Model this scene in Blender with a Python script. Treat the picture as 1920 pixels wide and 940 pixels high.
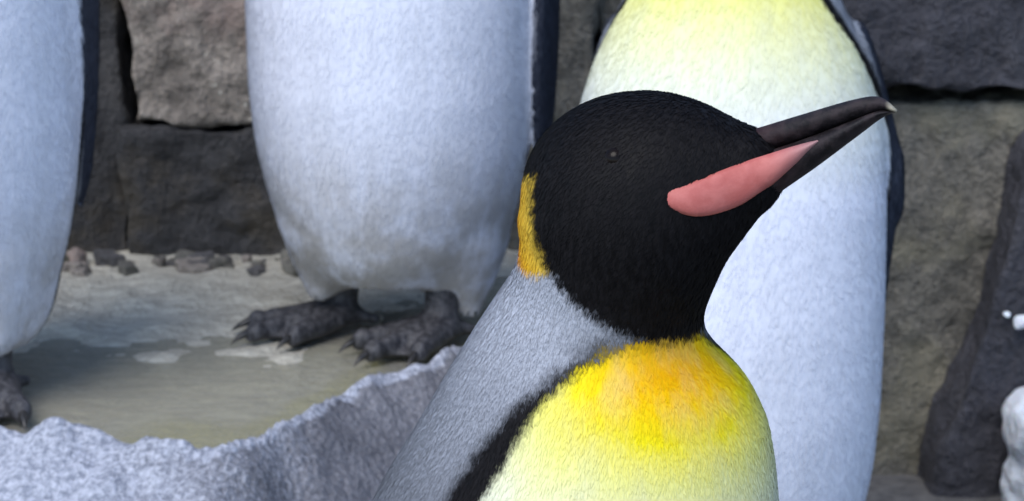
import bpy, bmesh, math, random
import numpy as np
from mathutils import Vector, Matrix, noise as mnoise

# ---------------------------------------------------------------- camera, sky, sun
for o in list(bpy.data.objects):
    bpy.data.objects.remove(o)
scene = bpy.context.scene
COL = scene.collection
PITCH = math.radians(13.0)
CAM = np.array([0.0, 0.0, 0.644])
FPX = 4400.0                                   # focal length in photo pixels (1920 wide)
cd = bpy.data.cameras.new('camera')
cam = bpy.data.objects.new('camera', cd)
COL.objects.link(cam)
cam.location = CAM
cam.rotation_euler = (math.radians(90) - PITCH, 0, 0)
cd.sensor_width = 36.0
cd.lens = FPX / 1920 * 36.0
cd.clip_start = 0.05
cd.clip_end = 500
cd.dof.use_dof = True
cd.dof.focus_distance = 1.22
cd.dof.aperture_fstop = 20.0
scene.camera = cam

SUN_EL, SUN_AZ = math.radians(53), math.radians(211)    # azimuth clockwise from +Y
world = bpy.data.worlds.new('World')
scene.world = world
world.use_nodes = True
wn = world.node_tree.nodes
sky = wn.new('ShaderNodeTexSky')
sky.sky_type = 'NISHITA'
sky.sun_disc = False
sky.sun_elevation = SUN_EL
sky.sun_rotation = SUN_AZ
sky.dust_density = 0.6
sky.ozone_density = 2.6
world.node_tree.links.new(sky.outputs[0], wn['Background'].inputs[0])
wn['Background'].inputs[1].default_value = 0.135
sd = bpy.data.lights.new('sun', 'SUN')
sd.energy = 1.5
sd.angle = math.radians(38)
sd.color = (1.0, 0.95, 0.88)
sun = bpy.data.objects.new('sun', sd)
COL.objects.link(sun)
sdir = Vector((math.sin(SUN_AZ) * math.cos(SUN_EL), math.cos(SUN_AZ) * math.cos(SUN_EL), math.sin(SUN_EL)))
sun.rotation_euler = (-sdir).to_track_quat('-Z', 'Y').to_euler()
vs = scene.view_settings
vs.view_transform = 'Standard'
vs.look = 'None'
vs.gamma = 1
vs.exposure = 0.84
vs.use_curve_mapping = False

# ---------------------------------------------------------------- camera maths
CR = np.array([1.0, 0, 0])
CU = np.array([0, math.sin(PITCH), math.cos(PITCH)])
CF = np.array([0, math.cos(PITCH), -math.sin(PITCH)])
def unproj(px, py, d):
    return CAM + d * (CF + CR * (px - 960) / FPX - CU * (py - 470) / FPX)
def unit(v):
    return v / np.linalg.norm(v)
def on_z(px, py, z):                            # where a pixel's ray meets a level
    r = CF + CR * (px - 960) / FPX - CU * (py - 470) / FPX
    return CAM + r * ((z - CAM[2]) / r[2])
def on_y(px, py, y):                            # where a pixel's ray meets an upright wall
    r = CF + CR * (px - 960) / FPX - CU * (py - 470) / FPX
    return CAM + r * (y / r[1])
GL = -0.27                                      # lower ground; the ledge is at 0

# ---------------------------------------------------------------- object helpers
def tag(o, label=None, cat=None, group=None, kind=None):
    if label: o['label'] = label
    if cat: o['category'] = cat
    if group: o['group'] = group
    if kind: o['kind'] = kind
    return o
def empty(name, loc=(0, 0, 0), rz=0, s=1):
    o = bpy.data.objects.new(name, None)
    o.empty_display_size = 0.05
    o.location = loc
    o.rotation_euler = (0, 0, rz)
    o.scale = (s, s, s)
    COL.objects.link(o)
    return o
def mesh_obj(name, V, F, mat, parent=None, smooth=True, attrs=None):
    me = bpy.data.meshes.new(name)
    if isinstance(F, np.ndarray):
        k = F.shape[1]
        me.vertices.add(len(V)); me.vertices.foreach_set('co', np.asarray(V, np.float32).ravel())
        me.loops.add(F.size); me.loops.foreach_set('vertex_index', F.astype(np.int32).ravel())
        me.polygons.add(len(F))
        me.polygons.foreach_set('loop_start', np.arange(0, F.size, k, dtype=np.int32))
        me.update(calc_edges=True); me.validate()
    else:
        me.from_pydata([tuple(map(float, v)) for v in V], [], [tuple(map(int, f)) for f in F])
    if smooth:
        me.polygons.foreach_set('use_smooth', [True] * len(me.polygons))
    for k, a in (attrs or {}).items():
        at = me.attributes.new(k, 'FLOAT', 'POINT')
        at.data.foreach_set('value', np.asarray(a, np.float32))
    me.materials.append(mat)
    me.update()
    o = bpy.data.objects.new(name, me)
    COL.objects.link(o)
    o.parent = parent
    return o

# ---------------------------------------------------------------- signed-distance modelling
def ell(P, c, r, axes=None):
    q = P - np.asarray(c, np.float32)
    if axes is not None:
        q = q @ np.asarray(axes, np.float32).T
    r = np.asarray(r, np.float32)
    a = q / r
    k0 = np.sqrt((a * a).sum(-1)) + 1e-9
    b = a / r
    k1 = np.sqrt((b * b).sum(-1)) + 1e-9
    return k0 * (k0 - 1) / k1
def cone(P, a, b, ra, rb):
    a = np.asarray(a, np.float32); b = np.asarray(b, np.float32)
    d = b - a
    q = P - a
    t = np.clip((q @ d) / float(d @ d), 0, 1)
    return np.sqrt(((q - t[..., None] * d) ** 2).sum(-1)) - (ra + (rb - ra) * t)
def smin(a, b, k):
    h = np.clip(0.5 + 0.5 * (b - a) / k, 0, 1)
    return b + (a - b) * h - k * h * (1 - h)
def smooth_table(zs, vals, z):
    zz = np.linspace(zs[0], zs[-1], 400)
    v = np.interp(zz, zs, vals)
    k = np.hanning(31); k /= k.sum()
    vp = np.concatenate([np.full(15, v[0]), v, np.full(15, v[-1])])
    v = np.convolve(vp, k, 'valid')
    return np.interp(z, zz, v).astype(np.float32)
def profile(P, zs, aw, bf, bb, cy):
    """an upright trunk: half width, front and back half depth and centre by height"""
    z = P[..., 2]
    a = smooth_table(zs, aw, z); f = smooth_table(zs, bf, z); b = smooth_table(zs, bb, z); c = smooth_table(zs, cy, z)
    y = P[..., 1] - c
    d = np.where(y < 0, f, b)
    k = np.sqrt((P[..., 0] / a) ** 2 + (y / d) ** 2)
    s = (k - 1) * np.minimum(a, d)
    return np.maximum(s, np.maximum(zs[0] - z, z - zs[-1]))
def grid_points(lo, hi, h):
    ax = [np.arange(lo[i], hi[i] + h, h, dtype=np.float32) for i in range(3)]
    G = np.stack(np.meshgrid(*ax, indexing='ij'), -1)
    return G
def surface_nets(f, lo, h):
    s = f < 0
    n = f.shape
    cell = np.zeros((n[0] - 1, n[1] - 1, n[2] - 1), np.int8)
    corners = [(i, j, k) for i in (0, 1) for j in (0, 1) for k in (0, 1)]
    for c in corners:
        cell += s[c[0]:n[0] - 1 + c[0], c[1]:n[1] - 1 + c[1], c[2]:n[2] - 1 + c[2]]
    act = (cell > 0) & (cell < 8)
    I = np.argwhere(act)
    idx = -np.ones(act.shape, np.int64)
    idx[act] = np.arange(len(I))
    acc = np.zeros((len(I), 3)); cnt = np.zeros(len(I))
    for a in corners:
        for ax in range(3):
            if a[ax]: continue
            b = list(a); b[ax] = 1
            fa = f[I[:, 0] + a[0], I[:, 1] + a[1], I[:, 2] + a[2]]
            fb = f[I[:, 0] + b[0], I[:, 1] + b[1], I[:, 2] + b[2]]
            m = (fa < 0) != (fb < 0)
            t = np.where(m, fa / np.where(m, fa - fb, 1), 0)
            p = np.tile(np.array(a, float), (len(I), 1)); p[:, ax] = t
            acc[m] += p[m]; cnt[m] += 1
    V = (I + acc / cnt[:, None]) * h + np.asarray(lo)
    Fs = []
    for ax in range(3):
        u, v = (ax + 1) % 3, (ax + 2) % 3
        sl0 = [slice(1, -1)] * 3; sl1 = [slice(1, -1)] * 3
        sl0[ax] = slice(0, n[ax] - 1); sl1[ax] = slice(1, n[ax])
        A = s[tuple(sl0)]; B = s[tuple(sl1)]
        for inside_first in (True, False):
            E = np.argwhere((A & ~B) if inside_first else (~A & B))
            if not len(E): continue
            E[:, u] += 1; E[:, v] += 1
            def cid(du, dv):
                q = E.copy(); q[:, u] += du; q[:, v] += dv
                return idx[q[:, 0], q[:, 1], q[:, 2]]
            quad = np.stack([cid(-1, -1), cid(0, -1), cid(0, 0), cid(-1, 0)], 1)
            Fs.append(quad if inside_first else quad[:, ::-1])
    return V, np.concatenate(Fs)
def relax(V, F, it=3, k=0.5):
    n = len(V)
    a = F.ravel(); b = np.roll(F, -1, 1).ravel()
    deg = np.bincount(a, minlength=n) + np.bincount(b, minlength=n)
    for i in range(it):
        for kk in (k, -k * 1.03):                 # Taubin smoothing keeps the volume
            S = np.stack([np.bincount(a, V[b, c], n) + np.bincount(b, V[a, c], n) for c in range(3)], 1)
            V = V + kk * (S / np.maximum(deg, 1)[:, None] - V)
    return V

# ---------------------------------------------------------------- node helper
class N:
    def __init__(self, name):
        self.m = bpy.data.materials.new(name)
        self.m.use_nodes = True
        self.t = self.m.node_tree
        self.b = self.t.nodes['Principled BSDF']
        self.tc = None
    def new(self, typ, **kw):
        n = self.t.nodes.new(typ)
        for k, v in kw.items(): setattr(n, k, v)
        return n
    def put(self, sock, v):
        if isinstance(v, bpy.types.NodeSocket): self.t.links.new(v, sock)
        elif isinstance(v, (tuple, list)) and len(v) == 3 and sock.type == 'RGBA': sock.default_value = (*v, 1)
        else: sock.default_value = v
    def coord(self, kind='Object'):
        if not self.tc: self.tc = self.new('ShaderNodeTexCoord')
        return self.tc.outputs[kind]
    def attr(self, name):
        return self.new('ShaderNodeAttribute', attribute_name=name).outputs['Fac']
    def mapping(self, vec, scale=(1, 1, 1), rot=(0, 0, 0)):
        n = self.new('ShaderNodeMapping')
        self.put(n.inputs['Vector'], vec); n.inputs['Scale'].default_value = scale; n.inputs['Rotation'].default_value = rot
        return n.outputs[0]
    def noise(self, vec, scale, detail=4, rough=0.5, out=0, dist=0):
        n = self.new('ShaderNodeTexNoise')
        self.put(n.inputs['Vector'], vec)
        n.inputs['Scale'].default_value = scale; n.inputs['Detail'].default_value = detail
        n.inputs['Roughness'].default_value = rough; n.inputs['Distortion'].default_value = dist
        return n.outputs[out]
    def voro(self, vec, scale, feature='F1', out=0, rand=1):
        n = self.new('ShaderNodeTexVoronoi', feature=feature)
        self.put(n.inputs['Vector'], vec); n.inputs['Scale'].default_value = scale; n.inputs['Randomness'].default_value = rand
        return n.outputs[out]
    def math(self, op, a, b=0.0, c=None):
        n = self.new('ShaderNodeMath', operation=op)
        self.put(n.inputs[0], a); self.put(n.inputs[1], b)
        if c is not None: self.put(n.inputs[2], c)
        return n.outputs[0]
    def step(self, v, lo, hi, a=0.0, b=1.0, smooth=True):
        n = self.new('ShaderNodeMapRange')
        n.interpolation_type = 'SMOOTHSTEP' if smooth else 'LINEAR'
        self.put(n.inputs[0], v)
        for i, x in enumerate((lo, hi, a, b)): n.inputs[i + 1].default_value = x
        return n.outputs[0]
    def mix(self, f, a, b, mode='MIX'):
        n = self.new('ShaderNodeMix', data_type='RGBA', blend_type=mode)
        self.put(n.inputs[0], f); self.put(n.inputs[6], a); self.put(n.inputs[7], b)
        return n.outputs[2]
    def ramp(self, v, stops):
        n = self.new('ShaderNodeValToRGB')
        e = n.color_ramp.elements
        while len(e) < len(stops): e.new(0.5)
        for x, (p, c) in zip(e, stops): x.position = p; x.color = (*c, 1)
        self.put(n.inputs[0], v)
        return n.outputs[0]
    def bump(self, h, strength=0.5, dist=0.002, normal=None):
        n = self.new('ShaderNodeBump')
        self.put(n.inputs['Height'], h)
        n.inputs['Strength'].default_value = strength; n.inputs['Distance'].default_value = dist
        if normal is not None: self.put(n.inputs['Normal'], normal)
        return n.outputs[0]
    def out(self, color=None, rough=None, normal=None, **kw):
        if color is not None: self.put(self.b.inputs['Base Color'], color)
        if rough is not None: self.put(self.b.inputs['Roughness'], rough)
        if normal is not None: self.put(self.b.inputs['Normal'], normal)
        for k, v in kw.items(): self.put(self.b.inputs[k.replace('_', ' ')], v)
        return self.m

# ---------------------------------------------------------------- materials
def mat_plumage(name, white=(0.76, 0.785, 0.89), silver=(0.39, 0.41, 0.465), belly_grey=0.25):
    n = N(name)
    co = n.coord()
    nz = n.math('SUBTRACT', n.noise(co, 160, 3, 0.6), 0.5)
    fine = n.noise(n.mapping(co, (1, 1, 0.28)), 420, 3, 0.6)
    streak = n.noise(n.mapping(co, (1, 1, 0.10)), 55, 3, 0.55)
    def sd(a, w, amp): return n.step(n.math('ADD', n.attr(a), n.math('MULTIPLY', nz, amp)), -w, w)
    # silver grey back with fine darker flecks
    c_back = n.mix(n.step(n.noise(co, 520, 2, 0.7), 0.30, 0.70), tuple(v * 0.80 for v in silver), tuple(min(1, v * 1.16) for v in silver))
    c_back = n.mix(n.step(n.noise(co, 30, 4, 0.6), 0.3, 0.7, 0.0, 0.3), c_back, tuple(v * 0.75 for v in silver))
    c_back = n.mix(n.math('MULTIPLY', n.attr('a_slate'), 0.75), c_back, tuple(v * 0.28 for v in silver))     # the back is a darker slate than the nape
    # front: white with the yellow bib fading out of an orange throat
    bib = n.math('ADD', n.attr('a_bib'), n.math('MULTIPLY', nz, 0.035))
    c_front = n.ramp(bib, [(0.0, white), (0.22, (0.80, 0.81, 0.60)), (0.45, (0.84, 0.81, 0.26)), (0.62, (0.90, 0.76, 0.008)),
                           (0.80, (0.90, 0.55, 0.0)), (1.0, (0.78, 0.33, 0.0))])
    grey_mask = n.math('MULTIPLY', n.attr('a_belly_grey'), n.step(n.math('ADD', n.noise(co, 22, 4, 0.6), n.math('MULTIPLY', streak, 0.5)), 0.45, 0.90))  # patchy grey-brown tone, stronger towards the bottom of the belly
    c_front = n.mix(n.math('MULTIPLY', grey_mask, belly_grey * 2), c_front, (0.36, 0.33, 0.29))
    c_front = n.mix(n.math('MULTIPLY', n.step(streak, 0.42, 0.72), 0.16), c_front, (0.55, 0.57, 0.62))
    black = n.mix(n.step(fine, 0.3, 0.7), (0.0035, 0.003, 0.0035), (0.009, 0.008, 0.009))
    c = n.mix(sd('a_band', 0.006, 0.012), c_back, black)
    c = n.mix(sd('a_front', 0.0035, 0.007), c, c_front)
    c_flip = n.mix(n.step(n.attr('a_fdark'), -0.002, 0.002), white, n.mix(n.step(fine, 0.35, 0.65), (0.018, 0.022, 0.036), (0.045, 0.052, 0.075)))
    c = n.mix(n.step(n.attr('a_flip'), -0.002, 0.002), c, c_flip)
    c_ear = n.ramp(n.attr('a_earmix'), [(0.0, (0.78, 0.52, 0.06)), (0.55, (0.80, 0.44, 0.02)), (1.0, (0.80, 0.26, 0.03))])
    c = n.mix(sd('a_ear', 0.0025, 0.006), c, c_ear)
    c = n.mix(sd('a_head', 0.003, 0.007), c, black)
    h = n.math('ADD', n.math('MULTIPLY', fine, 0.7), n.math('MULTIPLY', streak, 0.9))
    nr = n.bump(h, 0.2, 0.0022)
    n.out(c, n.step(fine, 0.2, 0.8, 0.5, 0.75), nr)
    n.b.inputs['Specular IOR Level'].default_value = 0.12
    n.b.inputs['Sheen Weight'].default_value = 0.0
    n.b.inputs['Sheen Roughness'].default_value = 0.4
    return n.m
M_PLUM = mat_plumage('plumage_feathers', belly_grey=0.42)
M_PLUM_F = mat_plumage('plumage_feathers_even', belly_grey=0.05)

def mat_simple(name, c1, c2, rough, scale=120, bump=0.3, dist=0.001, **kw):
    n = N(name)
    co = n.coord()
    z = n.noise(co, scale, 4, 0.6)
    n.out(n.mix(n.step(z, 0.35, 0.65), c1, c2), rough, n.bump(z, bump, dist), **kw)
    return n.m
M_EYE = mat_simple('eye_dark_brown', (0.005, 0.0035, 0.003), (0.008, 0.005, 0.004), 0.22, 300, 0.0, Specular_IOR_Level=0.12)
M_FOOT = mat_simple('foot_scaly_skin', (0.018, 0.018, 0.022), (0.07, 0.068, 0.075), 0.55, 160, 0.9, 0.003)
M_CLAW = mat_simple('claw_horn', (0.012, 0.011, 0.011), (0.03, 0.027, 0.025), 0.35)
def mat_bill():
    n = N('bill_horn')
    co = n.coord()
    t = n.attr('a_t')
    z = n.noise(n.mapping(co, (1, 1, 1)), 140, 4, 0.6)
    c = n.mix(n.step(z, 0.35, 0.7), (0.010, 0.008, 0.009), (0.035, 0.026, 0.028))
    red = n.math('MULTIPLY', n.step(t, 0.05, 0.45, 1, 0), n.step(n.noise(co, 60, 3), 0.4, 0.6))
    c = n.mix(n.math('MULTIPLY', red, 0.7), c, (0.055, 0.016, 0.018))
    c = n.mix(n.step(n.math('ADD', t, n.math('MULTIPLY', z, 0.06)), 0.90, 0.98), c, (0.36, 0.32, 0.24))
    n.out(c, n.step(z, 0.3, 0.7, 0.5, 0.7), n.bump(z, 0.5, 0.002))
    n.b.inputs['Specular IOR Level'].default_value = 0.2
    return n.m
M_BILL = mat_bill()
def mat_plate():
    n = N('bill_plate_pink')
    co = n.coord()
    z = n.noise(co, 90, 4, 0.6)
    t = n.attr('a_t')
    c = n.mix(n.step(z, 0.35, 0.7), (0.45, 0.115, 0.10), (0.53, 0.16, 0.14))
    c = n.mix(n.step(t, 0.55, 1.0), c, (0.36, 0.20, 0.20))
    n.out(c, 0.55, n.bump(z, 0.4, 0.0015))
    n.b.inputs['Specular IOR Level'].default_value = 0.3
    return n.m
M_PLATE = mat_plate()

def mat_rock(name, dark, mid, light, grain=1.0, rough=(0.6, 0.9), tint=None, spk=0.5):
    n = N(name)
    oi = n.new('ShaderNodeObjectInfo')
    add = n.new('ShaderNodeVectorMath', operation='ADD')
    n.put(add.inputs[0], n.coord('Object')); n.put(add.inputs[1], oi.outputs['Location'])
    co = add.outputs[0]
    big = n.noise(co, 5, 5, 0.6, dist=0.6)
    med = n.noise(n.mapping(co, (1, 1, 0.45)), 26, 5, 0.65)
    fin = n.noise(co, 120 * grain, 4, 0.7)
    c = n.ramp(n.math('ADD', n.math('MULTIPLY', big, 0.55), n.math('MULTIPLY', med, 0.45)), [(0.30, dark), (0.52, mid), (0.74, light)])
    c = n.mix(n.math('MULTIPLY', n.step(fin, 0.36, 0.60, 1, 0), 0.7), c, dark)
    sp = n.math('MULTIPLY', n.step(n.noise(co, 85 * grain, 2, 0.7), 0.63, 0.74), n.step(big, 0.42, 0.62))
    c = n.mix(n.math('MULTIPLY', sp, spk), c, tuple(min(1, v * 2.3) for v in light))
    if tint:
        c = n.mix(n.math('MULTIPLY', n.step(n.noise(co, 7, 4, 0.6), 0.52, 0.66), 0.6), c, tint)
    h = n.math('ADD', n.math('MULTIPLY', med, 1.2), n.math('MULTIPLY', fin, 0.6))
    n.out(c, n.step(fin, 0.3, 0.7, *rough), n.bump(h, 0.9, 0.018))
    return n.m
M_ROCK_BROWN = mat_rock('rock_brown_grey', (0.13, 0.112, 0.098), (0.34, 0.295, 0.255), (0.48, 0.42, 0.365), tint=(0.36, 0.265, 0.23), spk=0.9, grain=0.8)
M_ROCK_DARK = mat_rock('rock_dark_grey', (0.016, 0.016, 0.018), (0.048, 0.046, 0.048), (0.10, 0.093, 0.088), tint=(0.07, 0.055, 0.035), spk=0.25)
M_ROCK_BLUE = mat_rock('rock_slate_blue', (0.022, 0.022, 0.030), (0.065, 0.064, 0.078), (0.115, 0.112, 0.125), rough=(0.45, 0.75), spk=0.1)
M_ROCK_OLIVE = mat_rock('rock_olive_grey', (0.07, 0.066, 0.057), (0.21, 0.195, 0.165), (0.34, 0.315, 0.265), tint=(0.24, 0.22, 0.155), spk=0.3)
M_PEBBLE = mat_rock('pebble_grey', (0.05, 0.048, 0.048), (0.16, 0.15, 0.15), (0.30, 0.28, 0.27), grain=1.5)

def mat_ledge():
    n = N('ledge_stone')
    co = n.coord()
    big = n.noise(co, 6, 5, 0.6, dist=0.5)
    fin = n.noise(co, 170, 4, 0.75)
    grit = n.voro(co, 130, 'F1')
    base = n.ramp(n.math('ADD', n.math('MULTIPLY', big, 0.5), n.math('MULTIPLY', fin, 0.5)),
                  [(0.34, (0.055, 0.055, 0.065)), (0.5, (0.15, 0.15, 0.17)), (0.68, (0.30, 0.30, 0.33))])
    # paler tone, stronger towards the rim's left end and along its crest
    pale_amt = n.step(n.math('ADD', n.attr('a_pale'), n.math('MULTIPLY', n.math('SUBTRACT', n.math('ADD', big, n.math('MULTIPLY', fin, 0.8)), 0.9), 0.9)), 0.15, 0.75)
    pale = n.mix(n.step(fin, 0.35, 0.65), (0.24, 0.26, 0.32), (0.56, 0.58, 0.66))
    c = n.mix(pale_amt, base, pale)
    # algae and silt inside the basin
    alg = n.step(n.math('ADD', n.attr('a_algae'), n.math('MULTIPLY', n.math('SUBTRACT', big, 0.5), 0.8)), 0.35, 0.75)
    silt = n.mix(n.step(n.noise(n.mapping(co, (1, 3, 1)), 30, 4, 0.6), 0.35, 0.65), (0.43, 0.40, 0.33), (0.60, 0.57, 0.48))
    c = n.mix(n.step(n.attr('a_basin'), 0.2, 0.8), c, n.mix(alg, silt, n.mix(n.step(fin, 0.3, 0.7), (0.36, 0.33, 0.085), (0.55, 0.51, 0.19))))
    n.out(c, n.step(fin, 0.3, 0.7, 0.55, 0.85), n.bump(n.math('ADD', fin, n.math('MULTIPLY', grit, 0.7)), 0.8, 0.006))
    return n.m
M_LEDGE = mat_ledge()
def mat_ground():
    n = N('lower_ground_stone')
    co = n.coord()
    fin = n.noise(co, 60, 5, 0.7)
    big = n.noise(co, 3, 5, 0.6)
    c = n.ramp(n.math('ADD', n.math('MULTIPLY', big, 0.5), n.math('MULTIPLY', fin, 0.5)), [(0.35, (0.05, 0.05, 0.055)), (0.65, (0.19, 0.185, 0.18))])
    n.out(c, 0.8, n.bump(fin, 0.6, 0.01))
    return n.m
M_GROUND = mat_ground()
def mat_water():
    n = N('shallow_murky_water')
    co = n.coord()
    w1 = n.noise(n.mapping(co, (0.5, 2.2, 1)), 34, 3, 0.5, dist=0.8)
    w2 = n.noise(n.mapping(co, (0.6, 2.0, 1)), 110, 2, 0.5)
    nr = n.bump(n.math('ADD', w1, n.math('MULTIPLY', w2, 0.35)), 0.35, 0.006)
    tr = n.new('ShaderNodeBsdfTransparent'); tr.inputs[0].default_value = (0.80, 0.82, 0.74, 1)
    gl = n.new('ShaderNodeBsdfGlossy'); gl.inputs['Roughness'].default_value = 0.10
    n.put(gl.inputs['Normal'], nr)
    fr = n.new('ShaderNodeFresnel'); fr.inputs[0].default_value = 1.33; n.put(fr.inputs['Normal'], nr)
    df = n.new('ShaderNodeBsdfDiffuse'); df.inputs[0].default_value = (0.62, 0.60, 0.53, 1)
    m1 = n.new('ShaderNodeMixShader'); m1.inputs[0].default_value = 0.30
    n.t.links.new(tr.outputs[0], m1.inputs[1]); n.t.links.new(df.outputs[0], m1.inputs[2])
    m2 = n.new('ShaderNodeMixShader')
    n.t.links.new(fr.outputs[0], m2.inputs[0]); n.t.links.new(m1.outputs[0], m2.inputs[1]); n.t.links.new(gl.outputs[0], m2.inputs[2])
    n.t.links.new(m2.outputs[0], n.t.nodes['Material Output'].inputs[0])
    return n.m
M_WATER = mat_water()
def mat_snow():
    n = N('packed_snow')
    co = n.coord()
    z = n.noise(co, 70, 5, 0.65)
    n.out(n.mix(n.step(z, 0.3, 0.7), (0.70, 0.75, 0.82), (0.82, 0.85, 0.90)), 0.6, n.bump(z, 0.6, 0.01))
    n.b.inputs['Subsurface Weight'].default_value = 0.2
    n.b.inputs['Subsurface Scale'].default_value = 0.01
    return n.m
M_SNOW = mat_snow()

# ---------------------------------------------------------------- the setting: ground, ledge, pool
def fbm(x, y, z, octv=4, rough=0.55):
    return mnoise.fractal(Vector((x, y, z)), 1.0 - rough + 0.3, 2.0, octv)
def ground_sheet():
    xs = np.concatenate([np.linspace(-60, -3.2, 12), np.arange(-3, 3.01, 0.08), np.linspace(3.2, 60, 12)])
    ys = np.concatenate([np.linspace(-60, -0.6, 12), np.arange(-0.5, 4.01, 0.08), np.linspace(4.2, 90, 12)])
    V = [(x, y, GL + (0.010 * fbm(x * 3, y * 3, 5.1) if abs(x) < 3 and -0.5 < y < 4 else 0)) for y in ys for x in xs]
    nx = len(xs)
    F = [(j * nx + i, j * nx + i + 1, (j + 1) * nx + i + 1, (j + 1) * nx + i) for j in range(len(ys) - 1) for i in range(nx - 1)]
    return tag(mesh_obj('ground', V, F, M_GROUND), kind='structure')
ground_sheet()

CREST_PX = [(-1400, 800), (-700, 790), (-300, 800), (0, 806), (200, 822), (330, 845), (410, 852), (480, 820), (560, 776), (640, 732), (720, 700), (800, 684), (870, 660), (960, 610)]
crest = np.array([on_z(px, py, 0.006)[:2] for px, py in CREST_PX])
order = np.argsort(crest[:, 0]); crest = crest[order]
def crest_y(x):
    return np.interp(x, crest[:, 0], crest[:, 1])
EDGE_X = 0.045                                  # the ledge ends here, behind the near penguin
WATER_Z = -0.004
def ledge_z(x, y):
    d = y - (crest_y(x) + 0.018 * fbm(x * 7, 1.7, 3.3, 3) + 0.006 * fbm(x * 34, 4.7, 0.3, 2))     # > 0 inside the basin
    dr = EDGE_X - x + 0.02 * fbm(3.1, y * 8, 1.0)
    if d > 0:
        z = 0.012 - 0.030 * min(1, (d / 0.05)) ** 0.8 + 0.016 * max(0, (d - 0.10) / 0.25)
        z = min(z, -0.005 if d > 0.05 else 0.012) + 0.012 * max(0, min(1, (d - 0.33) / 0.2))
        z += 0.005 * fbm(x * 16, y * 16, 0.3) * min(1, d / 0.03)
    else:
        z = 0.012 - 0.55 * abs(d) - 1.6 * max(0, abs(d) - 0.20)
    if dr < 0: z -= 1.6 * abs(dr)
    else: z -= 0.012 * max(0, 1 - dr / 0.02) ** 2
    nn = 0.012 * fbm(x * 18, y * 18, 7.7, 3) + 0.0015 * fbm(x * 60, y * 60, 2.2, 2)
    z += nn * (1.0 if d < 0 else max(0.3, 1 - d / 0.02))
    return d, max(z, GL - 0.05)
def ledge():
    xs = np.concatenate([np.arange(-2.4, -0.62, 0.03), np.arange(-0.62, 0.14, 0.005)])
    ys = np.concatenate([np.arange(1.45, 1.80, 0.02), np.arange(1.80, 2.60, 0.005), np.arange(2.60, 3.3, 0.03)])
    V = []; pale_amt = []; algae = []; basin = []
    for y in ys:
        for x in xs:
            d, z = ledge_z(x, y)
            V.append((x, y, z))
            pale_amt.append(float(np.clip(0.95 - (x + 0.47) / 0.36, 0.02, 1)) * (1 if d < 0.015 else 0.0))
            if -0.015 < d < 0.02: pale_amt[-1] = max(pale_amt[-1], 0.6)
            algae.append(float(np.exp(-((d - 0.06) / 0.10) ** 2) * np.clip((x + 0.42) / 0.10, 0, 1)))
            basin.append(float(np.clip((d - 0.004) / 0.02, 0, 1)))
    nx, ny = len(xs), len(ys)
    j, i = np.meshgrid(np.arange(ny - 1), np.arange(nx - 1), indexing='ij')
    F = np.stack([j * nx + i, j * nx + i + 1, (j + 1) * nx + i + 1, (j + 1) * nx + i], -1).reshape(-1, 4)
    o = mesh_obj('rock_ledge', np.array(V), F, M_LEDGE, attrs=dict(a_pale=pale_amt, a_algae=algae, a_basin=basin))
    return tag(o, kind='structure')
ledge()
def pool_water():
    xs = np.linspace(-2.2, EDGE_X - 0.03, 60)
    top = 2.74
    V = []; F = []
    for x in xs:
        for t in np.linspace(0, 1, 8):
            y0 = crest_y(x) + 0.004
            V.append((x, y0 + (top - y0) * t, WATER_Z))
    for i in range(len(xs) - 1):
        for k in range(7):
            a = i * 8 + k
            F.append((a, a + 8, a + 9, a + 1))
    return tag(mesh_obj('water', V, F, M_WATER), kind='structure')
pool_water()

# ---------------------------------------------------------------- rocks
def boulder(name, c, half, mat, parent=None, seed=0, cuts=34, jit=0.12, rough=0.02, rnd=0.06, rot=0.0):
    rs = random.Random(seed)
    bm = bmesh.new()
    bmesh.ops.create_cube(bm, size=2)
    bmesh.ops.subdivide_edges(bm, edges=bm.edges[:], cuts=cuts, use_grid_fill=True)
    corner = {(i, j, k): Vector((rs.uniform(-jit, jit), rs.uniform(-jit, jit), rs.uniform(-jit, jit))) for i in (0, 1) for j in (0, 1) for k in (0, 1)}
    h = Vector(half)
    r = rnd * min(h)
    off = Vector((seed * 3.7, seed * 1.3, seed * 2.1))
    cr, sr = math.cos(rot), math.sin(rot)
    for v in bm.verts:
        p = v.co
        u = [(p[i] + 1) / 2 for i in range(3)]
        d = Vector()
        for key, cv in corner.items():
            w = 1
            for i in range(3): w *= u[i] if key[i] else 1 - u[i]
            d += cv * w
        q = Vector([p[i] * h[i] for i in range(3)])
        inn = Vector([max(-(h[i] - r), min(h[i] - r, q[i])) for i in range(3)])
        dv = q - inn
        nrm = dv.normalized() if dv.length > 1e-6 else p.normalized()
        if dv.length > 1e-6: q = inn + nrm * r
        q += Vector([d[i] * h[i] for i in range(3)])
        s = q + off
        a = mnoise.fractal(s * 5, 0.9, 2.0, 5)
        b = mnoise.ridged_multi_fractal(s * 9, 0.9, 2.0, 4, 1.0, 2.0)
        f = mnoise.fractal(s * 40, 0.8, 2.0, 3)
        q += nrm * (rough * (1.2 * a - 0.5 * (b - 1)) + 0.0022 * f)
        v.co = Vector((cr * q.x - sr * q.y, sr * q.x + cr * q.y, q.z))
    me = bpy.data.meshes.new(name)
    bm.to_mesh(me); bm.free()
    me.polygons.foreach_set('use_smooth', [True] * len(me.polygons))
    me.materials.append(mat)
    o = bpy.data.objects.new(name, me)
    o.location = c
    COL.objects.link(o)
    o.parent = parent
    return o
def wall_stone(parent, px0, px1, py0, py1, Y, thick, mat, seed, **kw):
    a = on_y(px0, py0, Y); b = on_y(px1, py1, Y)
    half = ((b[0] - a[0]) / 2, thick / 2, (a[2] - b[2]) / 2)
    c = ((a[0] + b[0]) / 2, Y + thick / 2, (a[2] + b[2]) / 2)
    return boulder('stone', c, half, mat, parent, seed, **kw)
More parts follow.
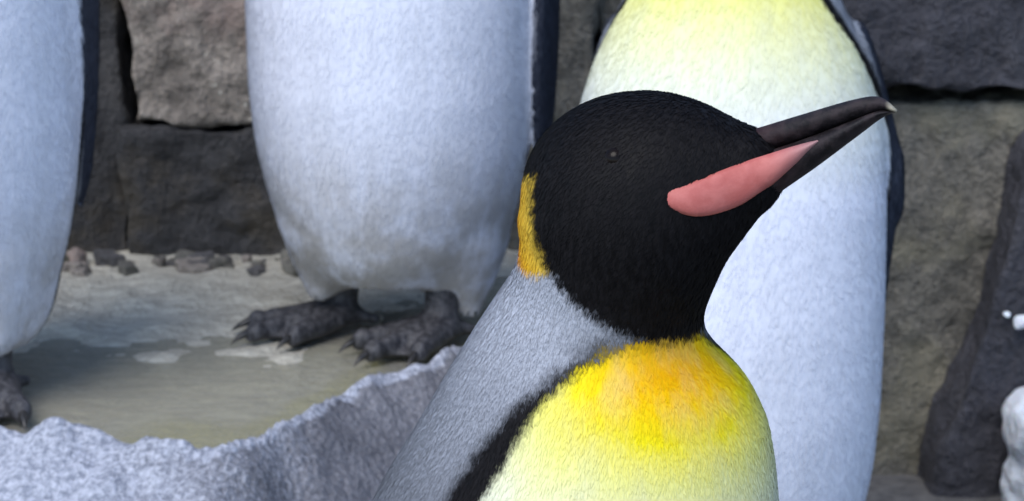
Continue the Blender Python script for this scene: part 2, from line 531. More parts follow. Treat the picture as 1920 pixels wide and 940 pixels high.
wl = tag(empty('rock_wall', (-0.5, 2.8, 0)), 'weathered grey brown stone block wall behind the shallow pool', 'rock wall')
wr = tag(empty('rock_outcrop', (0.6, 2.8, GL)), 'dark cracked slate grey rock face with white snow at its foot', 'rock face')
def local(parent, fn, *a, **k):
    o = fn(parent, *a, **k)
    o.location = Vector(o.location) - Vector(parent.location)
    return o
ROUGH = 0.013
local(wl, wall_stone, 226, 700, -330, 240, 2.74, 0.5, M_ROCK_BROWN, 1, rough=ROUGH, jit=0.015, cuts=60)
local(wl, wall_stone, 226, 720, 246, 620, 2.735, 0.5, M_ROCK_DARK, 2, rough=ROUGH, jit=0.015, cuts=60)
local(wl, wall_stone, -230, 250, -420, 600, 2.752, 0.5, M_ROCK_DARK, 3, rough=ROUGH, jit=0.015, cuts=60)
local(wl, wall_stone, 712, 1110, -300, 700, 2.80, 0.5, M_ROCK_OLIVE, 4, rough=ROUGH, jit=0.05, cuts=50)
local(wl, wall_stone, -900, -240, -100, 600, 2.74, 0.5, M_ROCK_BROWN, 5, rough=ROUGH, jit=0.05)
local(wl, wall_stone, -900, -240, -800, -110, 2.78, 0.5, M_ROCK_DARK, 6, rough=ROUGH, jit=0.05)
local(wl, wall_stone, -1900, -910, -700, 620, 2.72, 0.6, M_ROCK_OLIVE, 7, rough=ROUGH, jit=0.05)
local(wl, wall_stone, -230, 480, -900, -430, 2.80, 0.5, M_ROCK_OLIVE, 8, rough=ROUGH, jit=0.05)
local(wl, wall_stone, 490, 1120, -900, -340, 2.78, 0.5, M_ROCK_BROWN, 9, rough=ROUGH, jit=0.05)
local(wr, wall_stone, 1120, 1560, -300, 980, 2.82, 0.5, M_ROCK_OLIVE, 11, rough=ROUGH, jit=0.05)
local(wr, wall_stone, 1572, 2300, -420, 178, 2.70, 0.5, M_ROCK_BLUE, 12, rough=0.016, jit=0.04, cuts=60)
local(wr, wall_stone, 1575, 1905, 186, 1010, 2.74, 0.5, M_ROCK_OLIVE, 13, rough=ROUGH, jit=0.03, cuts=60)
o = local(wr, wall_stone, 1840, 2300, 300, 1080, 2.66, 0.5, M_ROCK_BLUE, 14, rough=ROUGH, jit=0.05, cuts=60)
o.rotation_euler = (0, math.radians(12), 0)
local(wr, wall_stone, 2310, 3100, -300, 1010, 2.68, 0.6, M_ROCK_DARK, 15, rough=ROUGH, jit=0.05)
local(wr, wall_stone, 1130, 2200, -900, -430, 2.78, 0.5, M_ROCK_DARK, 16, rough=ROUGH, jit=0.05)
light_block = boulder('light_block_rock', (0.2 + 0.5, 3.55 - 2.8, 0.45), (2.6, 0.38, 0.80), M_ROCK_DARK, wl, 20, cuts=20, rough=0.02, jit=0.02)  # unseen rock mass added to stop light leaking between the stones
# small stones lying at the foot of the wall, behind the pool
rs = random.Random(4)
for i in range(36):
    px, py = rs.uniform(110, 575), 478 + 50 * rs.random() ** 1.6
    p = on_z(px, py, 0.0)
    s = rs.uniform(0.003, 0.012) if i % 4 else rs.uniform(0.010, 0.018)
    p[1] = min(p[1], 2.70 - s)
    o = boulder('pebble', (p[0], p[1], ledge_z(p[0], p[1])[1] + s * 0.3), (s * rs.uniform(1, 1.6), s, s * 0.8), rs.choice([M_PEBBLE, M_ROCK_BROWN, M_ROCK_OLIVE]), None, 40 + i, cuts=6, rough=0.005, rnd=0.5, jit=0.4, rot=rs.uniform(0, 3))
    tag(o, 'small rough grey pebble lying at the foot of the stone wall', 'pebble', 'pebbles at the foot of the stone wall')
def snow_mound():
    c = on_y(2034, 905, 2.60)
    o = boulder('snow_mound', (c[0], 2.60, GL + 0.03), (0.10, 0.08, 0.11), M_SNOW, None, 61, cuts=40, rough=0.017, rnd=0.9, jit=0.3)
    return tag(o, 'bluish white mound of snow heaped at the foot of dark rock', 'snow mound')
snow_mound()
for i, (px, py, s) in enumerate([(1888, 590, 0.0045), (1916, 604, 0.006)]):
    c = on_y(px, py, 2.655)
    o = boulder('snow_clump', c, (s * 1.2, s, s), M_SNOW, None, 70 + i, cuts=6, rough=0.004, rnd=0.9, jit=0.35)
    tag(o, 'tiny white clump of snow stuck to the dark rock face', 'snow clump', 'snow clumps on the rock face')

# ---------------------------------------------------------------- penguins
def penguin_feet(root, spots):
    """webbed three-toed feet; spots: (x, y, yaw)"""
    for (x, y, yaw) in spots:
        h = 0.0026
        G = grid_points((-0.06, -0.125, -0.004), (0.06, 0.07, 0.085), h)
        f = cone(G, (0, 0.028, 0.075), (0, 0.020, 0.026), 0.021, 0.017)
        f = smin(f, ell(G, (0, -0.005, 0.014), (0.030, 0.045, 0.015)), 0.015)
        for tx, ty in ((-0.040, -0.062), (0.0, -0.088), (0.040, -0.062)):
            t = cone(G, (tx * 0.3, 0.0, 0.016), (tx * 0.75, ty * 0.6, 0.013), 0.013, 0.0105)
            t = np.minimum(t, cone(G, (tx * 0.75, ty * 0.6, 0.013), (tx, ty, 0.009), 0.0105, 0.0085))
            for q in (0.45, 0.7, 0.95): t = smin(t, ell(G, (tx * (0.25 + 0.75 * q), ty * q, 0.014), (0.0095, 0.008, 0.009)), 0.005)
            f = smin(f, t, 0.006)
        f = smin(f, ell(G, (0, -0.032, 0.006), (0.036, 0.036, 0.006)), 0.006)
        f = smin(f, cone(G, (0.010, 0.03, 0.014), (0.026, 0.048, 0.010), 0.008, 0.005), 0.008)
        f = np.maximum(f, -G[..., 2] + 0.0005)
        V, F = surface_nets(f, (-0.06, -0.125, -0.004), h)
        ft = mesh_obj('foot', relax(V, F, 2), F, M_FOOT, root)
        ft.location = (x, y, 0); ft.rotation_euler = (0, 0, yaw)
        for tx, ty in ((-0.040, -0.062), (0.0, -0.088), (0.040, -0.062)):
            d = unit(np.array([tx * 0.4, ty, 0.0])); s = np.array([-d[1], d[0], 0]); u = np.array([0, 0, 1.0])
            V = []; k = 8
            for j, (al, r, zz) in enumerate(((-0.004, 0.0052, 0.011), (0.008, 0.0045, 0.011), (0.018, 0.0028, 0.0075), (0.026, 0.0004, 0.002))):
                c0 = np.array([tx, ty, zz]) + d * al
                for m in range(k):
                    a = 2 * math.pi * m / k
                    V.append(c0 + (s * math.cos(a) + u * math.sin(a)) * r)
            F = [(j * k + m, j * k + (m + 1) % k, (j + 1) * k + (m + 1) % k, (j + 1) * k + m) for j in range(3) for m in range(k)]
            F.append(tuple(range(3 * k, 4 * k)))
            mesh_obj('claw', V, F, M_CLAW, ft)
def sphere_obj(name, c, r, mat, parent):
    bm = bmesh.new()
    bmesh.ops.create_uvsphere(bm, u_segments=20, v_segments=12, radius=r)
    me = bpy.data.meshes.new(name); bm.to_mesh(me); bm.free()
    me.polygons.foreach_set('use_smooth', [True] * len(me.polygons))
    me.materials.append(mat)
    o = bpy.data.objects.new(name, me); o.location = c; COL.objects.link(o); o.parent = parent
    return o
def tube(sections, k=16):
    """sections: (centre, side axis, up axis, half width, half height up, half height down)"""
    V = []; T = []
    n = len(sections)
    for j, (c, s, u, a, hu, hd) in enumerate(sections):
        for m in range(k):
            t = 2 * math.pi * m / k
            cs, sn = math.cos(t), math.sin(t)
            V.append(c + s * (a * cs) + u * ((hu if sn > 0 else hd) * sn)); T.append(j / (n - 1))
    F = [(j * k + m, j * k + (m + 1) % k, (j + 1) * k + (m + 1) % k, (j + 1) * k + m) for j in range(n - 1) for m in range(k)]
    F.append(tuple(range(k))[::-1]); F.append(tuple(range((n - 1) * k, n * k)))
    return V, F, T
def catmull(pts, n):
    pts = [np.asarray(p, float) for p in pts]
    P = [2 * pts[0] - pts[1]] + pts + [2 * pts[-1] - pts[-2]]
    out = []
    m = len(pts) - 1
    for i in range(n):
        t = i / (n - 1) * m
        k = min(int(t), m - 1); t -= k
        a, b, c, d = P[k:k + 4]
        out.append(0.5 * ((2 * b) + (c - a) * t + (2 * a - 5 * b + 4 * c - d) * t * t + (3 * b - a - 3 * c + d) * t ** 3))
    return out
def bill_parts(root, O, f, u, w, upper_top, upper_bot, lower_bot, plate, halfw):
    """outlines in the head's mid plane as (s, t) pairs along forward f and up u, all from the gape to the tip"""
    def pt(st, l=0): return O + f * st[0] + u * st[1] + w * l
    n = 22
    ut, ub, lb = catmull(upper_top, n), catmull(upper_bot, n), catmull(lower_bot, n)
    def sec(A, B, sc, tipk, bk=1.0):
        S = []
        for j in range(n):
            t = j / (n - 1)
            c = (A[j] + B[j]) / 2
            hh = max(np.linalg.norm(A[j] - B[j]) / 2, 0.0006)
            up = unit(A[j] - B[j]) if np.linalg.norm(A[j] - B[j]) > 1e-5 else np.array([0, 1.0])
            wd = halfw * sc * (1 - 0.80 * t ** 0.8) * (1 if t < 0.97 else tipk) * min(1, bk + 1.6 * t)
            S.append((pt(c), w, f * up[0] + u * up[1], wd, hh, hh))
        return S
    V, F, T = tube(sec(ut, ub, 0.80, 0.4, 0.25))
    mesh_obj('upper_bill', V, F, M_BILL, root, attrs=dict(a_t=T))
    V, F, T = tube(sec(ub, lb, 1.0, 0.4))
    lo = mesh_obj('lower_bill', V, F, M_BILL, root, attrs=dict(a_t=[t * 0.9 for t in T]))
    # the coloured plates: slightly raised shells on both sides of the lower bill
    pt_top, pt_bot = catmull(plate[0], 26), catmull(plate[1], 26)
    for sgn in (1, -1):
        V = []; T = []
        kk = 9
        for j in range(26):
            t = j / 25
            base = halfw * plate[2] * (1 - 0.62 * t) if len(plate) < 5 else plate[4](t)
            for m in range(kk):
                q = m / (kk - 1)
                st = pt_top[j] * (1 - q) + pt_bot[j] * q
                bulge = math.sin(math.pi * min(max(q, 0.0), 1)) ** 0.6
                endk = min(1, t / 0.10) ** 0.5 * min(1, (1 - t) / 0.05) ** 0.5
                V.append(pt(st, sgn * (base + plate[3] * bulge * endk - 0.0025))); T.append(t)
        nV = len(V)
        for j in range(26):
            for m in range(kk):
                q = m / (kk - 1)
                st = pt_top[j] * (1 - q) + pt_bot[j] * q
                V.append(pt(st, sgn * max(0.001, (halfw * plate[2] * (1 - 0.62 * j / 25) if len(plate) < 5 else plate[4](j / 25)) - 0.009))); T.append(j / 25)
        F = []
        for j in range(25):
            for m in range(kk - 1):
                a = j * kk + m
                F.append((a, a + 1, a + kk + 1, a + kk)); F.append((nV + a, nV + a + kk, nV + a + kk + 1, nV + a + 1))
            for m in (0, kk - 1):
                a = j * kk + m
                F.append((a, a + kk, nV + a + kk, nV + a))
        for j in (0, 25):
            for m in range(kk - 1):
                a = j * kk + m
                F.append((a, a + 1, nV + a + 1, nV + a))
        po = mesh_obj('bill_plate', V, F, M_PLATE, lo, attrs=dict(a_t=T))
        bm = bmesh.new(); bm.from_mesh(po.data); bmesh.ops.recalc_face_normals(bm, faces=bm.faces[:]); bm.to_mesh(po.data); bm.free()
        tag(po, 'salmon pink plate along the side of the lower bill')

def plumage(root, V, F, attrs, mat, count, L, W, lift, flow, keep=None, seed=0):
    """small overlapping feathers rooted on the body, each coloured by the spot it grows from"""
    rng = np.random.default_rng(seed)
    A = V[F]
    nrm = np.cross(A[:, 2] - A[:, 0], A[:, 3] - A[:, 1])
    area = np.linalg.norm(nrm, axis=1)
    # smooth normals from the faces round each vertex
    vn = np.stack([np.bincount(F.ravel(), np.repeat(nrm[:, c], 4), len(V)) for c in range(3)], 1)
    vn /= np.linalg.norm(vn, axis=1)[:, None] + 1e-12
    p = area.copy()
    if keep is not None: p *= keep(A.mean(1))
    fi = rng.choice(len(F), count, p=p / p.sum())
    a, b = rng.random((2, count, 1))
    Q = F[fi]
    w4 = np.stack([(1 - a) * (1 - b), a * (1 - b), a * b, (1 - a) * b], 1)
    P = (V[Q] * w4).sum(1); n = (vn[Q] * w4).sum(1); n /= np.linalg.norm(n, axis=1)[:, None]
    if ((P - V.mean(0)) * n).sum() < 0: n = -n
    t = flow(P) + rng.normal(0, 0.16, (count, 3))
    t -= (t * n).sum(1)[:, None] * n
    t /= np.linalg.norm(t, axis=1)[:, None] + 1e-9
    sd_ = np.cross(n, t)
    ln = (L * rng.uniform(0.7, 1.25, (count, 1))); wd = W * rng.uniform(0.75, 1.2, (count, 1)); lf = lift * rng.uniform(0.4, 1.5, (count, 1))
    v0 = P - t * ln * 0.35 - n * 0.0005
    v1 = P + t * ln * 0.15 + sd_ * wd * 0.5 + n * lf * 0.45
    v3 = P + t * ln * 0.15 - sd_ * wd * 0.5 + n * lf * 0.45
    v2 = P + t * ln * 0.65 + n * lf
    VV = np.stack([v0, v3, v2, v1], 1).reshape(-1, 3)
    FF = np.arange(count * 4).reshape(-1, 4)
    at = {k: np.repeat((np.asarray(x)[Q] * w4[..., 0]).sum(1), 4) for k, x in attrs.items()}
    o = mesh_obj('plumage', VV, FF, mat, root, attrs=at)
    # soft feathers shade almost as the skin they lie on
    cn = n + rng.normal(0, 0.035, n.shape); cn /= np.linalg.norm(cn, axis=1)[:, None]
    o.data.normals_split_custom_set_from_vertices(np.repeat(cn, 4, 0).tolist())
    return tag(o, kind='stuff')
def standing_penguin(label, loc, yaw, scale, mat, head_yaw=0.0, feet=None, tuft=None, flip_out=0.02, flip_sw=(0.0, 0.0), wid=1.0, belly_grey=0.6, tailx=0.0, aw=None, fy=0.012):
    """an upright king penguin facing local -Y, about 0.88 m tall"""
    root = tag(empty('penguin', loc, yaw, scale), label, 'penguin', 'king penguins by the rock wall')
    h = 0.0045
    lo, hi = (-0.235, -0.215, 0.028), (0.235, 0.225, 0.905)
    G = grid_points(lo, hi, h)
    zs = [0.0, 0.05, 0.075, 0.10, 0.15, 0.20, 0.26, 0.35, 0.45, 0.505, 0.56, 0.617, 0.66, 0.70, 0.74, 0.79]
    aw = aw or [0.030, 0.080, 0.104, 0.118, 0.134, 0.144, 0.149, 0.150, 0.148, 0.1425, 0.126, 0.099, 0.079, 0.065, 0.056, 0.050]
    bf = [0.030, 0.085, 0.110, 0.122, 0.136, 0.144, 0.147, 0.143, 0.132, 0.122, 0.106, 0.083, 0.068, 0.058, 0.052, 0.048]
    bb = [0.040, 0.085, 0.100, 0.106, 0.112, 0.116, 0.118, 0.118, 0.112, 0.105, 0.094, 0.078, 0.066, 0.058, 0.052, 0.048]
    cy = [0.02, 0.012, 0.008, 0.005, 0.0, -0.004, -0.008, -0.010, -0.008, -0.004, 0.0, 0.004, 0.006, 0.006, 0.002, -0.004]
    body = profile(G, zs, [v * wid for v in aw], bf, bb, cy)
    body = np.maximum(body, 0.062 - G[..., 2] + 0.25 * np.abs(G[..., 1]) * 0)     # the belly's underside
    for s in (-1, 1):                            # feathered thighs above the feet
        body = smin(body, ell(G, (s * 0.062, 0.0, 0.078), (0.045, 0.050, 0.042)), 0.03)
    for (tx, ty, tz, tr) in (tuft or []):
        body = smin(body, cone(G, (tx * 0.9, ty * 0.9, tz + 0.06), (tx, ty, tz), 0.036, tr), 0.03)
    body = smin(body, cone(G, (tailx, 0.10, 0.13), (tailx * 1.3, 0.175, 0.045), 0.042, 0.012), 0.05)   # tail
    hc = np.array([0, -0.006, 0.805])
    f = np.array([math.sin(head_yaw), -math.cos(head_yaw), 0.12]); f = unit(f)
    u = unit(np.array([0, 0, 1.0]) - f[2] * f); w = np.cross(f, u)
    AX = np.stack([f, u, w])
    head = ell(G, hc + f * 0.012, (0.064, 0.047, 0.043), AX)
    head = smin(head, cone(G, hc + f * 0.03, hc + f * 0.078 - u * 0.004, 0.036, 0.018), 0.02)
    f0 = smin(body, head, 0.04)
    flip = None
    fouts = flip_out if isinstance(flip_out, tuple) else (flip_out, flip_out)
    for s in (-1, 1):
        sw = flip_sw[0 if s < 0 else 1]
        fo = fouts[0 if s < 0 else 1]
        a = np.array([s * 0.118 * wid, fy, 0.575]); m = np.array([s * (0.162 * wid + fo * 0.7), fy + sw * 0.5, 0.44]); b = np.array([s * (0.150 * wid + fo * 1.6), fy + 0.006 + sw, 0.20])
        ax_l = unit(b - m); side = unit(np.cross(np.array([0, 1.0, 0]), ax_l)); dep = np.cross(ax_l, side)
        q = smin(ell(G, (m + b) / 2, (np.linalg.norm(b - m) * 0.62, 0.0085, 0.036), np.stack([ax_l, side, dep])),
                 ell(G, (a + m) / 2, (np.linalg.norm(m - a) * 0.66, 0.012, 0.032), np.stack([unit(m - a), unit(np.cross(np.array([0, 1.0, 0]), unit(m - a))), np.cross(unit(m - a), unit(np.cross(np.array([0, 1.0, 0]), unit(m - a))))])), 0.015)
        flip = q if flip is None else np.minimum(flip, q)
    fa = smin(f0, flip, 0.014)
    V, F = surface_nets(fa, lo, h)
    V = relax(V, F, 3)
    # pattern fields at the vertices
    P = V.astype(np.float32)
    ph = np.abs(np.arctan2(P[:, 0] / (0.145 * wid), -(P[:, 1] - 0.0) / 0.13))
    R = np.sqrt(P[:, 0] ** 2 + P[:, 1] ** 2) + 1e-4
    lim = np.interp(P[:, 2], [0.0, 0.1, 0.3, 0.5, 0.58, 0.64, 0.70], [1.60, 1.75, 1.85, 1.75, 1.45, 1.05, 0.45])
    a_front = (lim - ph) * R
    a_band = a_front + np.interp(P[:, 2], [0.1, 0.5, 0.66, 0.72], [0.012, 0.022, 0.012, 0.006])
    a_band = np.where((P[:, 1] > 0.07) & (P[:, 2] < 0.20), np.minimum(np.abs(P[:, 1] - 0.07), 0.20 - P[:, 2]), a_band)     # black tail
    a_bib = np.interp(P[:, 2], [0.46, 0.53, 0.60, 0.64, 0.68, 0.72], [0.0, 0.12, 0.34, 0.50, 0.80, 1.0])
    a_head = -ell(P, hc + f * 0.022 - u * 0.022, (0.082, 0.078, 0.10), AX)
    a_ear = np.maximum(-ell(P, hc - f * 0.030 - u * 0.020 + w * 0.05, (0.030, 0.046, 0.035), AX), -ell(P, hc - f * 0.030 - u * 0.020 - w * 0.05, (0.030, 0.046, 0.035), AX))
    a_ear = np.where(a_head > 0, np.minimum(a_ear, a_head * -1 + 0.02), a_ear)
    # flippers: nearest primitive
    Pq = P[:, None, :].transpose(1, 0, 2)
    fl = np.full(len(P), 9.0)
    gi = np.clip(np.round((P - np.array(lo)) / h).astype(int), 0, np.array(flip.shape) - 1)
    fd = flip[gi[:, 0], gi[:, 1], gi[:, 2]]; bd = f0[gi[:, 0], gi[:, 1], gi[:, 2]]
    a_flip = (bd - fd) - 0.004
    # dark outer face, pale inner face with a dark rim
    nx = np.abs(P[:, 0])
    flip_out = np.where(P[:, 0] < 0, fouts[0], fouts[1])
    mid_x = np.interp(P[:, 2], [0.20, 0.44, 0.575], [0.150 * wid, 0.162 * wid, 0.118 * wid]) + flip_out * np.interp(P[:, 2], [0.20, 0.44, 0.575], [1.6, 0.7, 0.0])
    a_fdark = nx - mid_x + 0.006
    a_belly_grey = np.clip((0.24 - P[:, 2]) / 0.14, 0, 1) * belly_grey + 0.04
    at = dict(a_front=a_front, a_band=a_band, a_bib=a_bib, a_head=a_head, a_ear=a_ear, a_earmix=np.full(len(P), 0.5), a_flip=a_flip, a_fdark=a_fdark, a_belly_grey=a_belly_grey, a_slate=np.clip((0.66 - P[:, 2]) / 0.12, 0, 1))
    mesh_obj('body', V, F, mat, root, attrs=at)
    plumage(root, V, F, at, mat, 60000, 0.011, 0.0030, 0.0006, lambda q: np.tile([0, 0, -1.0], (len(q), 1)) - 0.25 * q * [1, 1, 0], seed=3)
    O = hc + f * 0.055
    bill_parts(root, O, f, u, w,
               [(0.0, 0.016), (0.03, 0.012), (0.07, 0.009), (0.10, 0.003), (0.125, -0.008)],
               [(0.0, 0.0), (0.03, 0.0), (0.07, -0.001), (0.10, -0.005), (0.122, -0.011)],
               [(0.0, -0.014), (0.03, -0.011), (0.07, -0.009), (0.10, -0.010), (0.116, -0.012)],
               ([(0.0, 0.0), (0.03, 0.0), (0.075, -0.002)], [(0.0, -0.014), (0.03, -0.011), (0.078, -0.004)], 0.9, 0.002), 0.013)
    for s in (-1, 1):
        sphere_obj('eye', hc + f * 0.030 + u * 0.012 + w * s * 0.0375, 0.0075, M_EYE, root)
    penguin_feet(root, feet or [(-0.062, -0.02, -0.15), (0.062, -0.02, 0.15)])
    return root

p = on_z(735, 628, 0.0)
standing_penguin('king penguin with dusty white belly and black feet standing in the shallow pool', (p[0] + 0.004, p[1] + 0.035, 0.0), math.radians(-16), 1.0, M_PLUM,
                 feet=[(-0.070, -0.035, -0.66), (0.055, -0.062, -0.40)], flip_out=(-0.02, 0.004), flip_sw=(0.07, 0.0), belly_grey=1.0, tuft=[(-0.070, -0.050, 0.050, 0.011), (0.085, -0.020, 0.035, 0.014)])
standing_penguin('king penguin whose grey foot stands on the pale rim of the pool beside pool water', (-0.560, 2.215, 0.0), math.radians(-12), 1.0, M_PLUM,
                 feet=[(-0.062, -0.02, -0.15), (0.080, -0.062, 0.25)], tuft=[(0.082, -0.055, 0.070, 0.022)], flip_out=-0.014, flip_sw=(0.0, 0.05))
c = unproj(1360, 470, 2.2)
standing_penguin('tall king penguin with pale yellow breast standing behind the hunched one', (c[0] + 0.002, 2.16, GL), math.radians(-14), 1.06, M_PLUM_F, belly_grey=0.2, flip_out=-0.02, flip_sw=(0.06, 0.06), wid=0.95, fy=0.032)

# ---------------------------------------------------------------- the near penguin, hunched, head turned to the side
def near_penguin():
    D0 = 1.20
    C = unproj(1190, 390, D0)
    th = math.radians(22)
    im = unit(np.array([0.923, 0.385]))
    f = unit(math.cos(th) * (im[0] * CR + im[1] * CU) - math.sin(th) * CF)
    u = unit(CU - (CU @ f) * f); w = np.cross(f, u)
    if w @ CF > 0: w = -w
    def sag(px, py, l=0.0):                      # a pixel on the head's mid plane, or beside it -> (s, t)
        r = CF + CR * (px - 960) / FPX - CU * (py - 470) / FPX
        k = ((C + w * l - CAM) @ w) / (r @ w)
        q = CAM + r * k - C
        return np.array([q @ f, q @ u])
    def S3(px, py, l=0.0):
        s, t = sag(px, py); return C + f * s + u * t + w * l
    base = np.array([unproj(1100, 940, 1.24)[0] + 0.0, 1.25, GL])
    root = tag(empty('penguin', base), 'hunched king penguin with black head, pink bill stripe and bright yellow bib', 'penguin', 'king penguins by the rock wall')
    h = 0.0036
    lo = np.array([base[0] - 0.215, base[1] - 0.20, GL + 0.03]); hi = np.array([base[0] + 0.245, base[1] + 0.23, 0.50])
    G = grid_points(lo, hi, h)
    # head axis less raised than the bill
    hf = unit(f * 0.96 - u * 0.28); hu = unit(u * 0.96 + f * 0.28)
    AX = np.stack([hf, hu, w])
    head = ell(G, S3(1200, 330), (0.056, 0.042, 0.042), AX)
    head = smin(head, ell(G, S3(1168, 430), (0.047, 0.052, 0.045), AX), 0.03)
    muz = cone(G, S3(1270, 340), S3(1400, 312), 0.030, 0.0175)
    muz = smin(muz, cone(G, S3(1250, 410), S3(1400, 344), 0.032, 0.011), 0.02)
    head = smin(head, muz, 0.022)
    # neck and trunk from a chain of cross sections (px left, px right, py, depth)
    rows = [(1010, 1300, 440, 1.214), (970, 1318, 500, 1.222), (922, 1316, 570, 1.228), (886, 1320, 625, 1.234), (838, 1400, 705, 1.242), (795, 1438, 780, 1.250), (745, 1452, 860, 1.256), (698, 1458, 940, 1.262)]
    tz, tx, ty, ta = [], [], [], []
    for z, a_, in ((GL + 0.03, 0.075), (GL + 0.06, 0.10), (GL + 0.11, 0.126), (GL + 0.19, 0.146), (GL + 0.28, 0.150), (GL + 0.37, 0.140)):
        tz.append(z); tx.append(base[0]); ty.append(base[1] + 0.012); ta.append(a_)
    for l, r, y, d in rows[::-1]:
        q = unproj((l + r) / 2, y, d)
        tz.append(q[2]); tx.append(q[0]); ty.append(q[1]); ta.append((r - l) / 2 / FPX * d)
    def table(v, z):
        zz = np.linspace(tz[0], tz[-1], 400)
        k = np.hanning(19); k /= k.sum()
        vv = np.interp(zz, tz, v)
        vv = np.convolve(np.concatenate([np.full(9, vv[0]), vv, np.full(9, vv[-1])]), k, 'valid')
        return np.interp(z, zz, vv).astype(np.float32)
    gz = G[0, 0, :, 2]
    ax_, cx_, cy_ = table(ta, gz), table(tx, gz), table(ty, gz)
    trunk = (np.sqrt(((G[..., 0] - cx_) / ax_) ** 2 + ((G[..., 1] - cy_) / (ax_ * 0.95)) ** 2) - 1) * ax_ * 0.95
    trunk = np.maximum(trunk, np.maximum(GL + 0.062 - G[..., 2], G[..., 2] - tz[-1]))
    body = smin(head, trunk, 0.022)
    g = unit(np.array([0.60, -0.80, 0]))         # where the chest faces
    lat = np.array([-g[1], g[0], 0])
    body = smin(body, cone(G, base - g * 0.10 + np.array([0, 0, 0.13]), base - g * 0.17 + np.array([0, 0, 0.045]), 0.042, 0.012), 0.05)
    flip = None
    for s in (-1, 1):
        a = base + lat * s * 0.105 - g * 0.01 + np.array([0, 0, 0.415]); b = base + lat * s * 0.168 - g * 0.02 + np.array([0, 0, 0.14])
        ax_l = unit(b - a); side = unit(np.cross(g, ax_l)); dep = np.cross(ax_l, side)
        q = ell(G, (a + b) / 2, (np.linalg.norm(b - a) * 0.58, 0.010, 0.036), np.stack([ax_l, side, dep]))
        flip = q if flip is None else np.minimum(flip, q)
    fa = smin(body, flip, 0.014)
    V, F = surface_nets(fa, lo, h)
    V = relax(V, F, 3)
    P = V.astype(np.float32)
    # pattern: a tilted plane parts the chest from the silver back
    def hit(px, py):
        r = unit(CF + CR * (px - 960) / FPX - CU * (py - 470) / FPX)
        for t in np.arange(1.0, 1.5, 0.0008):
            q = CAM + r * t
            k = np.round((q - lo) / h).astype(int)
            if (k >= 0).all() and (k < fa.shape).all() and fa[tuple(k)] < 0: return q
        return None
    pts = [hit(*q) for q in NEAR_BORDER]
    pts = np.array([q for q in pts if q is not None])
    order_ = np.argsort(pts[:, 2])
    pz, pg = pts[order_, 2], (pts @ g)[order_]
    # carry the border on below and above the marked points
    pz = np.concatenate([[pz[0] - 0.30, pz[0] - 0.10], pz, [pz[-1] + 0.012]])
    pg = np.concatenate([[pg[0] - 0.10, pg[0] - 0.030], pg, [pg[-1] + 0.05]])
    gb = np.interp(P[:, 2], pz, pg)
    sl = np.interp(P[:, 2], (pz[1:] + pz[:-1]) / 2, np.diff(pg) / np.diff(pz))
    a_front = (P @ g - gb) / np.sqrt(1 + sl ** 2)
    zt = (P[:, 2] - pts[0][2])
    a_band = a_front + np.interp(-zt, [0.0, 0.02, 0.05, 0.09, 0.3], [0.004, 0.008, 0.018, 0.022, 0.02])
    bc = hit(1250, 630)
    q = P - bc
    dist = np.sqrt(np.where(q[:, 2] > 0, 0.3, 1.0) * q[:, 2] ** 2 + 0.45 * (q @ lat) ** 2)
    a_bib = np.interp(dist, [0.0, 0.016, 0.028, 0.045, 0.060, 0.078, 0.102, 0.15], [1.0, 0.94, 0.82, 0.66, 0.52, 0.38, 0.24, 0.08])
    a_bib = a_bib * (0.85 + 0.15 * np.clip(a_front / 0.02, 0, 1))
    a_head = -ell(P, S3(1232, 394), (0.0615, 0.0675, 0.075), np.stack([f, u, w]))
    a_head = np.maximum(a_head, -ell(P, S3(1172, 250), (0.056, 0.024, 0.06), np.stack([f, u, w])))
    a_head = np.maximum(a_head, -ell(P, S3(1350, 330), (0.055, 0.040, 0.05), np.stack([f, u, w])))
    el = []
    for s in (1, -1):
        el.append(-ell(P, S3(1060, 392, s * 0.030), (0.036, 0.0325, 0.04), np.stack([f, u, w])))
    a_ear = np.maximum(*el)
    a_earmix = np.clip((1015 - (960 + FPX * ((P - CAM) @ CR) / ((P - CAM) @ CF))) / 45, 0, 1) * 0 + np.clip(-a_head / 0.016, 0, 1)
    gi = np.clip(np.round((P - lo) / h).astype(int), 0, np.array(flip.shape) - 1)
    a_flip = body[gi[:, 0], gi[:, 1], gi[:, 2]] - flip[gi[:, 0], gi[:, 1], gi[:, 2]] - 0.004
    at = dict(a_front=a_front, a_band=a_band, a_bib=a_bib, a_head=a_head, a_ear=a_ear, a_earmix=a_earmix, a_flip=a_flip, a_fdark=np.full(len(P), 0.01), a_belly_grey=np.zeros(len(P)), a_slate=np.clip((0.345 - P[:, 2]) / 0.10, 0, 1))
    mesh_obj('body', V - base, F, M_PLUM_F, root, attrs=at)
    def flow(q):                                 # away from the bill on the head, down on the body
        hw_ = np.clip((0.075 - np.linalg.norm(q + base - C, axis=1)) / 0.03, 0, 1)[:, None]
        return hw_ * (-f * 0.9 - u * 0.45) + (1 - hw_) * np.array([0, 0, -1.0])
    def upper(q): return np.where(q[:, 2] + base[2] > 0.12, 1.0, 0.12)
    plumage(root, V - base, F, at, M_PLUM_F, 150000, 0.0065, 0.0016, 0.0004, flow, upper, seed=8)
    plat_t = [0.0, 0.2, 0.4, 0.6, 0.8, 1.0]
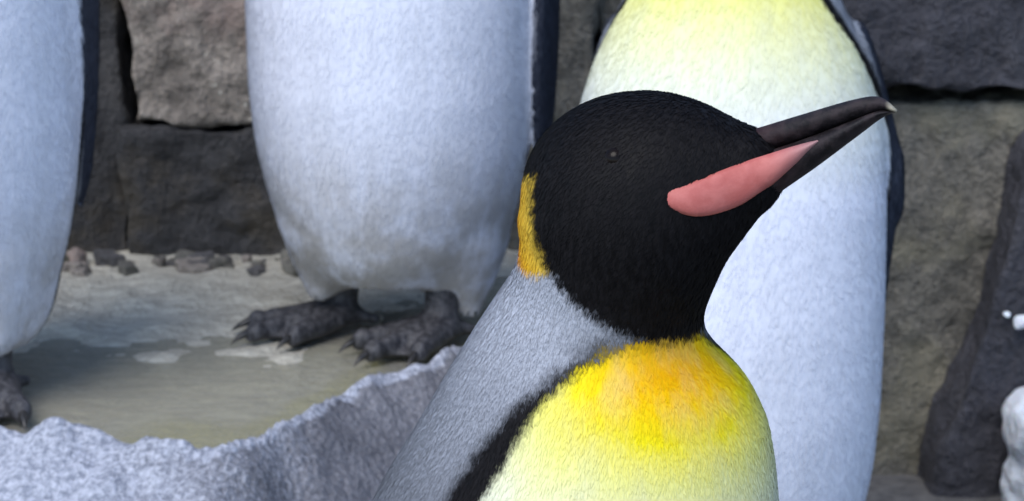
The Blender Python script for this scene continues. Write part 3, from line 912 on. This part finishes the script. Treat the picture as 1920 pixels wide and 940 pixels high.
    top_px = [(1240, 356), (1300, 338), (1380, 308), (1440, 288), (1495, 271), (1540, 260)]
    bot_px = [(1241, 388), (1300, 406), (1370, 390), (1435, 350), (1495, 302), (1540, 263)]
    lat_l = []
    for (x1, y1), (x2, y2), mn in zip(top_px, bot_px, (0.02, 0.02, 0.0195, 0.017, 0.013, 0.0095)):
        l = mn
        for px, py in ((x1, y1), ((x1 + x2) / 2, (y1 + y2) / 2), (x2, y2)):
            for l_ in np.linspace(0.06, 0.0, 121):
                st = sag(px, py, l_); q = C + f * st[0] + u * st[1] + w * l_
                if fa[tuple(np.round((q - lo) / h).astype(int))] < 0: break
            l = max(l, l_ + 0.0005)
        lat_l.append(l)
    plat = lambda t: float(np.interp(t, plat_t, lat_l))
    plt_top = [sag(*q, l) for q, l in zip(top_px, lat_l)]
    plt_bot = [sag(*q, l) for q, l in zip(bot_px, lat_l)]
    bill_parts(root, C - base, f, u, w,
               [sag(1330, 262), sag(1400, 246), sag(1500, 216), sag(1600, 187), sag(1650, 182), sag(1682, 206)],
               [sag(1260, 345), sag(1400, 296), sag(1510, 260), sag(1600, 226), sag(1650, 208), sag(1680, 211)],
               [sag(1290, 424), sag(1400, 396), sag(1500, 334), sag(1600, 260), sag(1645, 226), sag(1664, 214)],
               (plt_top, plt_bot, 1.0, 0.0035, plat), 0.0185)
    # eyes: found on the head's surface
    for s in (1, -1):
        for l in np.linspace(0.06, 0.02, 81):
            st = sag(1160, 300, 0.036); q = C + f * st[0] + u * st[1] + w * s * l
            k = np.round((q - lo) / h).astype(int)
            if fa[tuple(k)] < 0: break
        sphere_obj('eye', q - base - w * s * 0.0052, 0.0070, M_EYE, root)
    fe = math.atan2(g[0], -g[1])
    sp = []
    for s in (-1, 1):
        q = lat * s * 0.062 + g * 0.02
        sp.append((q[0], q[1], fe + 0.15 * s))
    penguin_feet(root, sp)
    return dict(V=V, root=root)
NEAR_BORDER = [(1190, 640), (1100, 690), (1010, 760), (960, 850), (905, 938)]
near_penguin()
